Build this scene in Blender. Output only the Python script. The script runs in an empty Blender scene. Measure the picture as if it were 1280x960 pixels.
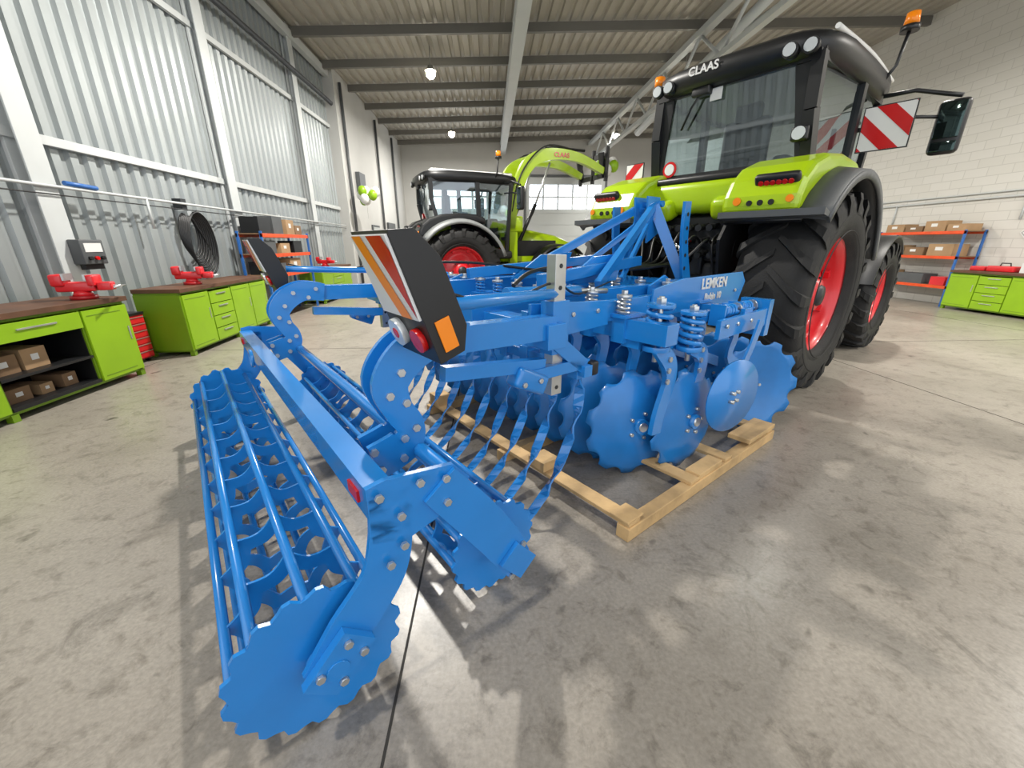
import bpy, bmesh, math, random
from math import sin,cos,pi,radians
from mathutils import Vector, Matrix, Euler
random.seed(7)
scene=bpy.context.scene
COL=bpy.context.collection
# ---------------------------------------------------------------- materials
def lin(h):
    h=h.lstrip('#'); r=[int(h[i:i+2],16)/255 for i in (0,2,4)]
    return tuple((c/12.92 if c<=.04045 else ((c+.055)/1.055)**2.4) for c in r)+(1,)
def mat(name,hexc,rough=.5,metal=0,var=.12,scale=6,bump=0,coat=0,emit=None,estr=0,spec=None):
    m=bpy.data.materials.new(name);m.use_nodes=True;nt=m.node_tree;b=nt.nodes['Principled BSDF']
    c=lin(hexc);b.inputs['Roughness'].default_value=rough;b.inputs['Metallic'].default_value=metal
    if coat: b.inputs['Coat Weight'].default_value=coat;b.inputs['Coat Roughness'].default_value=.08
    if spec is not None: b.inputs['Specular IOR Level'].default_value=spec
    tc=nt.nodes.new('ShaderNodeTexCoord');n=nt.nodes.new('ShaderNodeTexNoise');n.inputs['Scale'].default_value=scale;n.inputs['Detail'].default_value=5
    nt.links.new(tc.outputs['Object'],n.inputs['Vector'])
    r=nt.nodes.new('ShaderNodeValToRGB');r.color_ramp.elements[0].position=.3;r.color_ramp.elements[1].position=.7
    r.color_ramp.elements[0].color=tuple(x*(1-var) for x in c[:3])+(1,);r.color_ramp.elements[1].color=tuple(min(1,x*(1+var)) for x in c[:3])+(1,)
    nt.links.new(n.outputs['Fac'],r.inputs['Fac']);nt.links.new(r.outputs['Color'],b.inputs['Base Color'])
    if bump:
        bp=nt.nodes.new('ShaderNodeBump');bp.inputs['Strength'].default_value=bump;bp.inputs['Distance'].default_value=.01
        n2=nt.nodes.new('ShaderNodeTexNoise');n2.inputs['Scale'].default_value=scale*8;nt.links.new(tc.outputs['Object'],n2.inputs['Vector'])
        nt.links.new(n2.outputs['Fac'],bp.inputs['Height']);nt.links.new(bp.outputs['Normal'],b.inputs['Normal'])
    if emit: b.inputs['Emission Color'].default_value=lin(emit);b.inputs['Emission Strength'].default_value=estr
    return m
BLUE=mat('blue_paint','#1C7DCA',.27,0,.05,4,coat=.5)
BLUED=mat('blue_paint_disc','#1C74BC',.33,0,.12,5,coat=.2)
STEEL=mat('zinc_steel','#C4C7C8',.3,.8)
DSTEEL=mat('dark_steel','#3A3C3F',.45,.6)
GREEN=mat('green_paint','#9FBE0A',.28,0,.05,3,coat=.3)
BGREEN=mat('bench_green','#86AE12',.4,0,.06,3)
BGREEND=mat('bench_green_dark','#688A0F',.45,0,.06,3)
RED=mat('red_paint','#CF1E27',.35,0,.06,3,coat=.3)
REDD=mat('red_dark','#9C1319',.4,0,.1,4)
ORANGE=mat('orange_plastic','#EE850E',.3,0,.03)
REDP=mat('red_reflector','#C01616',.2,0,.05)
WHITEP=mat('white_plastic','#D8D8D6',.35,0,.03)
BLACK=mat('black_plastic','#151618',.42,0,.15,5)
GREYP=mat('grey_plastic','#4D5052',.5,0,.1,5)
RUBBER=mat('rubber','#1A1A1A',.75,0,.25,9,bump=.2)
WOOD=mat('pallet_wood','#BF9F70',.75,0,.25,5,bump=.3)
WOODD=mat('bench_top_wood','#5A3C29',.55,0,.25,5)
CARD=mat('cardboard','#A08260',.8,0,.12,4)
CARDD=mat('cardboard_dark','#7E6348',.8,0,.12,4)
COLW=mat('white_steel','#B9BDBD',.5,0,.05,2)
PIPEB=mat('blue_pipe','#2D62A8',.4)
LIGHTC=mat('lamp_glow','#FFFFFF',.4,emit='#FFF4DE',estr=40)
LENS=mat('clear_lens','#D0D5D7',.12,.3,.05)
MIRR=mat('mirror_glass','#3C4A48',.05,.9,.02)
LAMPB=mat('lamp_housing','#8C8C88',.5,.3)
FENDG=mat('silver_grey_plastic','#7F8282',.4,0,.05,5)
def glassmat():
    m=bpy.data.materials.new('tinted_glass');m.use_nodes=True;nt=m.node_tree;nt.nodes.clear()
    o=nt.nodes.new('ShaderNodeOutputMaterial');mx=nt.nodes.new('ShaderNodeMixShader');t=nt.nodes.new('ShaderNodeBsdfTransparent');g=nt.nodes.new('ShaderNodeBsdfGlossy')
    t.inputs[0].default_value=(.68,.76,.76,1);g.inputs['Roughness'].default_value=.03;g.inputs[0].default_value=(.85,.93,1,1)
    lw=nt.nodes.new('ShaderNodeLayerWeight');lw.inputs[0].default_value=.35
    mr=nt.nodes.new('ShaderNodeMapRange');mr.inputs['To Min'].default_value=.16;mr.inputs['To Max'].default_value=.85
    nt.links.new(lw.outputs['Fresnel'],mr.inputs['Value']);nt.links.new(mr.outputs[0],mx.inputs[0]);nt.links.new(t.outputs[0],mx.inputs[1]);nt.links.new(g.outputs[0],mx.inputs[2]);nt.links.new(mx.outputs[0],o.inputs[0])
    return m
GLASS=glassmat()
def floormat():
    m=bpy.data.materials.new('concrete_floor');m.use_nodes=True;nt=m.node_tree;b=nt.nodes['Principled BSDF']
    tc=nt.nodes.new('ShaderNodeTexCoord')
    def noise(s,d=6,dist=0,rough=.6):
        n=nt.nodes.new('ShaderNodeTexNoise');n.inputs['Scale'].default_value=s;n.inputs['Detail'].default_value=d;n.inputs['Distortion'].default_value=dist;n.inputs['Roughness'].default_value=rough
        nt.links.new(tc.outputs['Object'],n.inputs['Vector']);return n
    def ramp(n,p0,c0,p1,c1):
        r=nt.nodes.new('ShaderNodeValToRGB');e=r.color_ramp.elements;e[0].position=p0;e[0].color=lin(c0);e[1].position=p1;e[1].color=lin(c1);nt.links.new(n.outputs['Fac'],r.inputs['Fac']);return r
    def mix(a,bb,f=None,fac=1,t='MULTIPLY'):
        x=nt.nodes.new('ShaderNodeMix');x.data_type='RGBA';x.blend_type=t;x.inputs[0].default_value=fac
        nt.links.new(a,x.inputs[6]);nt.links.new(bb,x.inputs[7])
        return x.outputs[2]
    a=ramp(noise(.7,8,.3),.3,'#8B847A',.72,'#A8A196')
    s1=ramp(noise(2.3,10,1.4,.78),.3,'#5A534A',.45,'#FFFFFF')
    s2=ramp(noise(9,6,.5,.7),.3,'#7E776B',.48,'#FFFFFF')
    s3=ramp(noise(60,3),.3,'#D6D6D6',.7,'#FFFFFF')
    s4=ramp(noise(1.1,5,2.5,.55),.62,'#FFFFFF',.78,'#857E73')
    s5=ramp(noise(5.,3,.2,.5),.24,'#4A443C',.32,'#FFFFFF')
    c=mix(a.outputs[0],s1.outputs[0],fac=.5);c=mix(c,s2.outputs[0],fac=.5);c=mix(c,s3.outputs[0],fac=.8);c=mix(c,s4.outputs[0],fac=.4);c=mix(c,s5.outputs[0],fac=.7)
    nt.links.new(c,b.inputs['Base Color'])
    rr=nt.nodes.new('ShaderNodeMapRange');rr.inputs['To Min'].default_value=.2;rr.inputs['To Max'].default_value=.48
    nt.links.new(noise(1.7,6,.5).outputs['Fac'],rr.inputs['Value']);nt.links.new(rr.outputs[0],b.inputs['Roughness'])
    bp=nt.nodes.new('ShaderNodeBump');bp.inputs['Strength'].default_value=.12;bp.inputs['Distance'].default_value=.003
    nt.links.new(noise(45,4).outputs['Fac'],bp.inputs['Height']);nt.links.new(bp.outputs['Normal'],b.inputs['Normal'])
    return m
FLOOR=floormat()
JOINT=mat('joint_dark','#35322D',.8)
def brickmat():
    m=mat('white_brick','#C9C7C0',.6,0,.04,1);nt=m.node_tree;b=nt.nodes['Principled BSDF']
    tc=nt.nodes.new('ShaderNodeTexCoord')
    sx=nt.nodes.new('ShaderNodeSeparateXYZ');cx=nt.nodes.new('ShaderNodeCombineXYZ')
    nt.links.new(tc.outputs['Object'],sx.inputs[0]);nt.links.new(sx.outputs['Y'],cx.inputs['X']);nt.links.new(sx.outputs['Z'],cx.inputs['Y'])
    br=nt.nodes.new('ShaderNodeTexBrick');br.inputs['Scale'].default_value=1;br.inputs['Brick Width'].default_value=.5;br.inputs['Row Height'].default_value=.2;br.inputs['Mortar Size'].default_value=.008
    br.inputs['Color1'].default_value=lin('#CECCC6');br.inputs['Color2'].default_value=lin('#C9C7C0');br.inputs['Mortar'].default_value=lin('#BAB8B2')
    nt.links.new(cx.outputs[0],br.inputs['Vector']);nt.links.new(br.outputs['Color'],b.inputs['Base Color'])
    return m
BRICK=brickmat()
CORR=mat('corrugated_sheet','#9CA2A3',.4,.3,.07,1.2)
CEILM=mat('roof_sheet','#A29E94',.6,.1,.06,1)
PURL=mat('purlin_steel','#6C6A64',.6,.1,.06,1)
PLAST=mat('plaster_white','#B8B8B5',.7,0,.04,1)
DOORM=mat('door_panel','#ACB0AF',.5,0,.03,1)
WINM=mat('window_daylight','#FFFFFF',.3,emit='#EAF3FF',estr=4)
# ---------------------------------------------------------------- builder
class B:
    def __init__(s): s.v=[];s.f=[];s.m=[];s.sm=[];s.M=Matrix();s.mats=[]
    def add(s,vs,fs,mt,smooth=False):
        o=len(s.v);M=s.M
        s.v+=[tuple(M@Vector(v)) for v in vs]
        if mt not in s.mats:s.mats.append(mt)
        k=s.mats.index(mt)
        for i,f in enumerate(fs):
            s.f.append([o+j for j in f]);s.m.append(k);s.sm.append(smooth[i] if isinstance(smooth,list) else smooth)
    def bx(s,x0,x1,y0,y1,z0,z1,mt):
        s.add([(x0,y0,z0),(x1,y0,z0),(x1,y1,z0),(x0,y1,z0),(x0,y0,z1),(x1,y0,z1),(x1,y1,z1),(x0,y1,z1)],[(0,3,2,1),(4,5,6,7),(0,1,5,4),(1,2,6,5),(2,3,7,6),(3,0,4,7)],mt)
    def box(s,c,sz,mt,rot=(0,0,0)):
        M=s.M;s.M=M@Matrix.Translation(c)@Euler(rot).to_matrix().to_4x4()
        a,b,d=[q/2 for q in sz];s.bx(-a,a,-b,b,-d,d,mt);s.M=M
    def rbox(s,c,sz,r,mt,rot=(0,0,0),seg=3,taper=None):
        bm=bmesh.new();bmesh.ops.create_cube(bm,size=1)
        for v in bm.verts:
            v.co=Vector((v.co.x*sz[0],v.co.y*sz[1],v.co.z*sz[2]))
            if taper and v.co.z>0: v.co.x*=taper[0];v.co.y*=taper[1]
        bmesh.ops.bevel(bm,geom=bm.edges[:],offset=r,segments=seg,affect='EDGES',profile=.5)
        bm.verts.index_update();M=s.M;s.M=M@Matrix.Translation(c)@Euler(rot).to_matrix().to_4x4()
        s.add([v.co[:] for v in bm.verts],[[v.index for v in f.verts] for f in bm.faces],mt,True);s.M=M;bm.free()
    def frame(s,d,up=(0,0,1)):
        d=Vector(d).normalized();u=Vector(up)
        if abs(d.dot(u))>.98:u=Vector((1,0,0))
        x=d.cross(u).normalized();y=x.cross(d);return x,y,d
    def beam(s,p,q,w,h,mt,up=(0,0,1)):
        p=Vector(p);q=Vector(q);x,y,d=s.frame(q-p,up);vs=[]
        for o in (p,q):
            for a,b in ((-1,-1),(1,-1),(1,1),(-1,1)): vs.append(o+x*a*w/2+y*b*h/2)
        s.add(vs,[(0,1,2,3),(7,6,5,4),(0,4,5,1),(1,5,6,2),(2,6,7,3),(3,7,4,0)],mt)
    def cyl(s,p,q,r,mt,n=16,r2=None,cap=True):
        p=Vector(p);q=Vector(q);x,y,d=s.frame(q-p);r2=r if r2 is None else r2;vs=[]
        for o,rr in ((p,r),(q,r2)):
            for i in range(n):t=2*pi*i/n;vs.append(o+x*cos(t)*rr+y*sin(t)*rr)
        fs=[(i,(i+1)%n,n+(i+1)%n,n+i) for i in range(n)];sm=[True]*n
        if cap: fs+=[tuple(range(n)),tuple(range(2*n-1,n-1,-1))];sm+=[False,False]
        s.add(vs,fs,mt,sm)
    def tube(s,path,r,mt,n=8,closed=False):
        P=[Vector(p) for p in path];N=len(P);vs=[];x=None
        for i in range(N):
            a=P[i-1] if (i>0 or closed) else P[i];b=P[(i+1)%N] if (i<N-1 or closed) else P[i];d=(b-a).normalized()
            if x is None: x,y,_=s.frame(d)
            else:
                x=(x-d*x.dot(d)).normalized();y=x.cross(d)
            for k in range(n):t=2*pi*k/n;vs.append(P[i]+x*cos(t)*r+y*sin(t)*r)
        fs=[]
        for i in range(N if closed else N-1):
            j=(i+1)%N
            for k in range(n):fs.append((i*n+k,i*n+(k+1)%n,j*n+(k+1)%n,j*n+k))
        sm=[True]*len(fs)
        if not closed: fs+=[tuple(range(n)),tuple(range((N-1)*n,N*n))];sm+=[False,False]
        s.add(vs,fs,mt,sm)
    def hose(s,path,r,mt,n=6,sub=6):
        pts=[Vector(p) for p in path];Q=[]
        for i in range(len(pts)-1):
            p0=pts[max(i-1,0)];p1=pts[i];p2=pts[i+1];p3=pts[min(i+2,len(pts)-1)]
            for k in range(sub):
                t=k/sub;Q.append(.5*((2*p1)+(p2-p0)*t+(2*p0-5*p1+4*p2-p3)*t*t+(3*p1-p0-3*p2+p3)*t**3))
        Q.append(pts[-1]);s.tube(Q,r,mt,n)
    def plate(s,poly,c0,c1,mt,ax='y'):
        n=len(poly)
        def P(a,b,c): return {'y':(a,c,b),'x':(c,a,b),'z':(a,b,c)}[ax]
        vs=[P(a,b,c0) for a,b in poly]+[P(a,b,c1) for a,b in poly]
        s.add(vs,[tuple(range(n)),tuple(range(2*n-1,n-1,-1))]+[(i,(i+1)%n,n+(i+1)%n,n+i) for i in range(n)],mt)
    def strip(s,path,w,c0,c1,mt,ax='y',sub=6):
        pts=[Vector((p[0],p[1])) for p in path];W=[w]*len(pts) if not isinstance(w,(list,tuple)) else list(w)
        if sub>1 and len(pts)>2:
            Q=[];WW=[]
            for i in range(len(pts)-1):
                p0=pts[max(i-1,0)];p1=pts[i];p2=pts[i+1];p3=pts[min(i+2,len(pts)-1)]
                for k in range(sub):
                    t=k/sub;Q.append(.5*((2*p1)+(p2-p0)*t+(2*p0-5*p1+4*p2-p3)*t*t+(3*p1-p0-3*p2+p3)*t**3));WW.append(W[i]*(1-t)+W[i+1]*t)
            Q.append(pts[-1]);WW.append(W[-1]);pts,W=Q,WW
        n=len(pts);L=[];R=[]
        for i in range(n):
            d=(pts[min(i+1,n-1)]-pts[max(i-1,0)]).normalized();nn=Vector((-d.y,d.x));L.append(pts[i]+nn*W[i]/2);R.append(pts[i]-nn*W[i]/2)
        def P(v,c): return {'y':(v.x,c,v.y),'x':(c,v.x,v.y),'z':(v.x,v.y,c)}[ax]
        vs=[]
        for i in range(n): vs+=[P(L[i],c0),P(R[i],c0),P(R[i],c1),P(L[i],c1)]
        fs=[]
        for i in range(n-1):
            a=4*i;b=a+4
            for k in range(4): fs.append((a+k,a+(k+1)%4,b+(k+1)%4,b+k))
        fs+=[(0,1,2,3),(4*n-1,4*n-2,4*n-3,4*n-4)];s.add(vs,fs,mt)
    def lathe(s,prof,mt,n=32,c=(0,0,0),smooth=True):
        vs=[];m=len(prof)
        for i in range(n):
            t=2*pi*i/n
            for y,r in prof: vs.append((c[0]+cos(t)*r,c[1]+y,c[2]+sin(t)*r))
        fs=[]
        for i in range(n):
            j=(i+1)%n
            for k in range(m-1): fs.append((i*m+k,i*m+k+1,j*m+k+1,j*m+k))
        s.add(vs,fs,mt,smooth)
    def sph(s,c,r,mt,n=12,sc=(1,1,1)):
        vs=[];fs=[];h=n//2
        for i in range(h+1):
            p=pi*i/h
            for k in range(n):t=2*pi*k/n;vs.append((c[0]+r*sc[0]*sin(p)*cos(t),c[1]+r*sc[1]*sin(p)*sin(t),c[2]+r*sc[2]*cos(p)))
        for i in range(h):
            for k in range(n):fs.append((i*n+k,i*n+(k+1)%n,(i+1)*n+(k+1)%n,(i+1)*n+k))
        s.add(vs,fs,mt,True)
    def spring(s,p,q,R,r,turns,mt,n=5,seg=12):
        p=Vector(p);q=Vector(q);x,y,d=s.frame(q-p);L=(q-p).length;N=int(turns*seg)
        s.tube([p+d*L*i/N+x*R*cos(2*pi*i/seg)+y*R*sin(2*pi*i/seg) for i in range(N+1)],r,mt,n)
    def bolt(s,c,mt,r=.014,h=.012,dy=-1):
        s.cyl(c,(c[0],c[1]+dy*h,c[2]),r,mt,6)
    def make(s,name,parent=None,loc=(0,0,0),rz=0,bevel=0,seg=2):
        me=bpy.data.meshes.new(name);me.from_pydata(s.v,[],s.f)
        for m in s.mats: me.materials.append(m)
        me.polygons.foreach_set('material_index',s.m);me.polygons.foreach_set('use_smooth',s.sm)
        bm=bmesh.new();bm.from_mesh(me);bmesh.ops.recalc_face_normals(bm,faces=bm.faces[:]);bm.to_mesh(me);bm.free();me.update()
        o=bpy.data.objects.new(name,me);COL.objects.link(o);o.location=loc;o.rotation_euler=(0,0,rz)
        if parent:o.parent=parent
        if bevel:
            md=o.modifiers.new('bevel','BEVEL');md.width=bevel;md.segments=seg;md.limit_method='ANGLE';md.angle_limit=radians(50);md.use_clamp_overlap=True
        return o
def empty(name,loc=(0,0,0),rz=0,sc=1):
    e=bpy.data.objects.new(name,None);COL.objects.link(e);e.location=loc;e.rotation_euler=(0,0,rz);e.scale=(sc,)*3;e.empty_display_size=.2;return e
def text(body,size,M,mt,parent,name,ext=.003):
    cu=bpy.data.curves.new(name,'FONT');cu.body=body;cu.size=size;cu.extrude=ext;cu.offset=size*.02;cu.align_x='CENTER';cu.align_y='CENTER'
    o=bpy.data.objects.new(name,cu);COL.objects.link(o);dg=bpy.context.evaluated_depsgraph_get();me=bpy.data.meshes.new_from_object(o.evaluated_get(dg));bpy.data.objects.remove(o)
    me.materials.clear();me.materials.append(mt);o=bpy.data.objects.new(name,me);COL.objects.link(o);o.matrix_local=M
    if parent:o.parent=parent
    return o
def M_rear(c): return Matrix.Translation(c)@Matrix(((0,0,-1,0),(-1,0,0,0),(0,1,0,0),(0,0,0,1)))
def M_side(c): return Matrix.Translation(c)@Matrix(((1,0,0,0),(0,0,-1,0),(0,1,0,0),(0,0,0,1)))
# ================================================================ ROOM
XL,XR,YB,YF=-5.12,11.8,25.,-4.
def roofz(x): return 6.6+(x+5)*.035
b=B();b.bx(XL-.3,XR+.3,YF,YB+.3,-.1,0,FLOOR);b.make('floor')
b=B()
for x in (-.355,-4.45,4.65,9.65):
    b.bx(x-.005,x+.005,YF,YB,-.004,.0012,JOINT)
for y in (6.0,12.,18.): b.bx(XL,XR,y-.005,y+.005,-.004,.0012,JOINT)
b.make('trim_floor_joint')
b=B();pts=[];y=YF;pit=.23
while y<15.:
    pts+=[(0,y),(0,y+pit*.36),(.05,y+pit*.46),(.05,y+pit*.9)];y+=pit
vs=[];fs=[]
for i,(d,yy) in enumerate(pts): vs+=[(XL+d,yy,0),(XL+d,yy,roofz(XL))]
for i in range(len(pts)-1): fs.append((2*i,2*i+2,2*i+3,2*i+1))
b.add(vs,fs,CORR)
b.bx(XL-.15,XL-.01,YF,15.,0,roofz(XL),CORR)
b.make('wall_left')
b=B();b.bx(XL-.15,-4.75,15.,YB,0,roofz(XL),PLAST);b.make('wall_left_annex')
b=B()
for y0 in (15.4,19.5,22.5): b.cyl((-4.68,y0,0),(-4.68,y0,6.3),.05,GREYP,8)
b.bx(-4.74,-4.6,16.2,16.9,3.2,3.9,GREYP);b.bx(-4.74,-4.66,20.2,21.6,1.2,2.4,GREYP)
b.bx(-4.74,-4.70,17.6,18.7,0,2.2,GREYP);b.bx(-4.70,-4.68,17.7,18.6,.05,2.12,DOORM)
b.make('trim_annex_pipes')
b=B()
for yc in (-2.2,1.5,5.17,8.77,12.5):
    b.bx(-5.07,-5.03,yc-.13,yc+.13,0,6.58,COLW);b.bx(-4.92,-4.9,yc-.13,yc+.13,0,6.58,COLW);b.bx(-5.04,-4.91,yc-.012,yc+.012,0,6.58,COLW)
for z in (.25,2.6,5.0): 
    b.bx(-5.06,-5.0,YF,14.98,z-.05,z+.05,COLW)
b.bx(-5.0,-4.85,YF,14.98,6.3,6.5,COLW)
b.make('trim_wall_columns',bevel=.004)
b=B();b.cyl((-4.87,YF,2.14),(-4.87,14.9,2.06),.018,COLW,8);b.cyl((-4.88,YF,2.05),(-4.88,14.9,1.98),.008,BLACK,6)
b.cyl((-4.86,5.35,2.15),(-4.86,5.75,2.14),.026,PIPEB,8)
for y0 in (6.5,10.3): b.cyl((-4.87,y0,2.12),(-4.87,y0,1.7),.018,COLW,8)
b.cyl((-4.85,YF,5.6),(-4.85,14.9,5.6),.06,DSTEEL,10)
b.make('trim_wall_pipes')
b=B();b.bx(XR,XR+.25,YF,YB,0,roofz(XR),BRICK);b.make('wall_right')
b=B();b.cyl((XR-.03,YF,2.5),(XR-.03,YB,2.5),.025,COLW,8);b.cyl((XR-.03,YF,2.62),(XR-.03,YB,2.62),.018,COLW,8)
for y in (6.5,9.,12.):b.cyl((XR-.03,y,2.5),(XR-.03,y,2.0),.02,COLW,8)
b.make('trim_right_pipes')
b=B();b.bx(XL,XR,YB,YB+.25,0,roofz(XR),PLAST);b.make('wall_back')
def secdoor(name,x0,x1,zt,wz0,wz1,wn):
    b=B();n=int(zt/.6)
    for i in range(n): b.bx(x0,x1,YB-.08,YB-.01,i*zt/n+.01,(i+1)*zt/n-.01,DOORM)
    b.bx(x0,x1,YB-.06,YB-.01,0,zt,COLW)
    b.bx(x0-.12,x0,YB-.14,YB-.01,0,zt+.12,GREYP);b.bx(x1,x1+.12,YB-.14,YB-.01,0,zt+.12,GREYP);b.bx(x0-.12,x1+.12,YB-.14,YB-.01,zt,zt+.12,GREYP)
    b.make(name)
    b=B();w=(x1-x0-.3)/wn
    for i in range(wn):
        for r in range(2):
            h=(wz1-wz0)/2
            b.bx(x0+.15+i*w+.06,x0+.15+(i+1)*w-.06,YB-.1,YB-.085,wz0+r*h+.05,wz0+(r+1)*h-.05,WINM)
    b.make(name.replace('door','window'))
secdoor('door_1',2.1,6.6,5.0,3.3,4.65,5)
secdoor('door_2',-3.6,.9,5.0,3.3,4.65,5)
b=B();vs=[];fs=[];x=XL;pts=[]
while x<XR:
    pts+=[(x,0),(x+.14,0),(x+.17,.05),(x+.25,.05)];x+=.28
for xx,d in pts: vs+=[(xx,YF,roofz(xx)+d),(xx,YB+.2,roofz(xx)+d)]
for i in range(len(pts)-1): fs.append((2*i,2*i+1,2*i+3,2*i+2))
b.add(vs,fs,CEILM)
b.add([(XL-.2,YF,roofz(XL)+.2),(XR+.3,YF,roofz(XR)+.2),(XR+.3,YB+.3,roofz(XR)+.2),(XL-.2,YB+.3,roofz(XL)+.2)],[(0,1,2,3)],CEILM)
b.make('ceiling')
b=B();y=-3.
while y<24.8:
    for x0,x1 in ((XL+.1,XR),):
        b.beam((x0,y,roofz(x0)-.12),(x1,y,roofz(x1)-.12),.03,.2,PURL);b.beam((x0,y+.04,roofz(x0)-.21),(x1,y+.04,roofz(x1)-.21),.1,.02,PURL)
    y+=1.95
b.make('trim_purlins')
b=B()
x=.8;z=roofz(x)-.22
b.bx(x-.15,x+.15,YF,YB,z-.03,z,COLW);b.bx(x-.15,x+.15,YF,YB,z-.45,z-.42,COLW);b.bx(x-.012,x+.012,YF,YB,z-.43,z-.02,COLW)
x=5.6;z=roofz(x)-.3
b.bx(x-.1,x+.1,YF,YB,z-.1,z+.05,COLW);b.bx(x-.08,x+.08,YF,YB,z-1.0,z-.88,COLW)
y=-3.
while y<23:
    b.cyl((x,y,z-.93),(x,y+1.2,z-.05),.045,COLW,8);b.cyl((x,y+1.2,z-.05),(x,y+2.4,z-.93),.045,COLW,8);y+=2.4
b.cyl((6.2,10.5,6.6),(5.6,17.,5.4),.12,COLW,12)
b.cyl((7.0,9.6,6.7),(10.,10.5,6.6),.08,COLW,8);b.cyl((7.0,9.6,6.7),(6.2,11.5,6.3),.08,COLW,8)
b.make('trim_roof_girders')
def lamp(x,y,z,power,name='pendant_lamp'):
    e=empty(name,(x,y,z));b=B()
    b.cyl((0,0,.12),(0,0,roofz(x)-z-.02),.012,LAMPB,6)
    b.M=Matrix.Rotation(pi/2,4,'X')
    b.lathe([(.16,.03),(.15,.07),(.08,.09),(.03,.15),(.02,.16)],LAMPB,20)
    b.M=Matrix();b.sph((0,0,-.05),.13,LIGHTC,14);b.cyl((0,0,.03),(0,0,.16),.04,LAMPB,10);b.make('fixture',e)
    l=bpy.data.lights.new('bulb','AREA');l.shape='DISK';l.size=.3;l.energy=power;l.color=(1,.96,.89);o=bpy.data.objects.new('bulb_light',l);COL.objects.link(o);o.location=(0,0,-.2);o.parent=e
for x in (-1.6,5.8):
    for y,pw in ((.3,150 if x<0 else 330),(7.,600 if x<0 else 380),(13.8,440),(20.5,460)):
        lamp(x,y,6.1,pw)
lamp(9.8,3.5,6.2,320)
# ================================================================ BENCHES
def bench(name,loc,rz,L,secs,D=.68,H=.9):
    b=B();t=.025
    b.bx(-D,.02,-.02,L+.02,H-.05,H,WOODD)
    b.bx(-D,-.03,0,L,H-.08,H-.05,BGREEND)
    b.bx(-D,-.01,0,t,.06,H-.08,BGREEN);b.bx(-D,-.01,L-t,L,.06,H-.08,BGREEN);b.bx(-D,-D+t,0,L,.06,H-.08,BGREEN)
    b.bx(-D,-.02,0,L,.06,.1,BGREEND)
    for yy in (0,L-.06,L/2):
        b.bx(-.07,-.01,yy,yy+.06,0,.07,BGREEND);b.bx(-D,-D+.06,yy,yy+.06,0,.07,BGREEND)
    y=0
    for w,k in secs:
        b.bx(-D,-.012,y-.012,y+.012,.08,H-.08,BGREEND)
        if k=='door':
            b.bx(-.012,.008,y+.012,y+w-.012,.09,H-.09,BGREEN);b.bx(.008,.016,y+w-.07,y+w-.055,.45,.6,STEEL)
            b.bx(.008,.011,y+.05,y+w-.1,.13,.14,BGREEND);b.bx(.008,.011,y+.05,y+w-.1,H-.15,H-.14,BGREEND)
        elif k=='drawers':
            n=4
            for i in range(n):
                z0=.09+i*(H-.18)/n;z1=.09+(i+1)*(H-.18)/n-.012;b.bx(-.012,.008,y+.012,y+w-.012,z0,z1,BGREEN);b.bx(.008,.022,y+w*.3,y+w*.7,z1-.05,z1-.035,STEEL)
        elif k=='open':
            z1=H-.09;b.bx(-.012,.008,y+.012,y+w-.012,z1-.16,z1,BGREEN);b.bx(.008,.02,y+w*.3,y+w*.7,z1-.07,z1-.055,STEEL)
            b.bx(-D+.03,-D+.04,y+.01,y+w-.01,.1,z1-.16,BLACK);b.bx(-D+.03,-.03,y+.012,y+.02,.1,z1-.16,BLACK);b.bx(-D+.03,-.03,y+w-.02,y+w-.012,.1,z1-.16,BLACK)
            b.bx(-D+.03,.0,y+.01,y+w-.01,.09,.125,BLACK);b.bx(-D+.03,.0,y+.01,y+w-.01,.36,.385,BLACK)
            for q,(yy,ww,hh,zz) in enumerate([(.05,.24,.17,.385),(.33,.22,.19,.385),(.1,.2,.13,.125),(.38,.12,.1,.125),(.6,.14,.13,.125)]):
                if yy+ww<w-.03: b.bx(-.42,-.12,y+yy,y+yy+ww,zz,zz+hh,CARD if q%2 else CARDD);b.bx(-.12,-.117,y+yy+ww*.35,y+yy+ww*.65,zz+hh*.4,zz+hh*.7,WHITEP)
        y+=w
    return b.make(name,None,loc,rz,bevel=.003)
bench('workbench',(-4.2,2.0,0),0,2.87,[(.5,'door'),(.5,'door'),(.45,'door'),(.87,'open'),(.55,'door')],H=.93)
bench('workbench',(-4.16,5.68,0),radians(3.5),2.4,[(.6,'door'),(.6,'drawers'),(.6,'door'),(.6,'door')],D=.58,H=.92)
bench('workbench',(-4.28,10.8,0),0,2.2,[(.7,'door'),(.8,'drawers'),(.7,'door')],D=.58)
bench('workbench',(11.0,9.33,0),pi,4.6,[(.6,'door'),(.6,'drawers'),(.6,'door'),(.7,'door'),(.7,'drawers'),(.7,'door'),(.7,'door')],D=.75)
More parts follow.
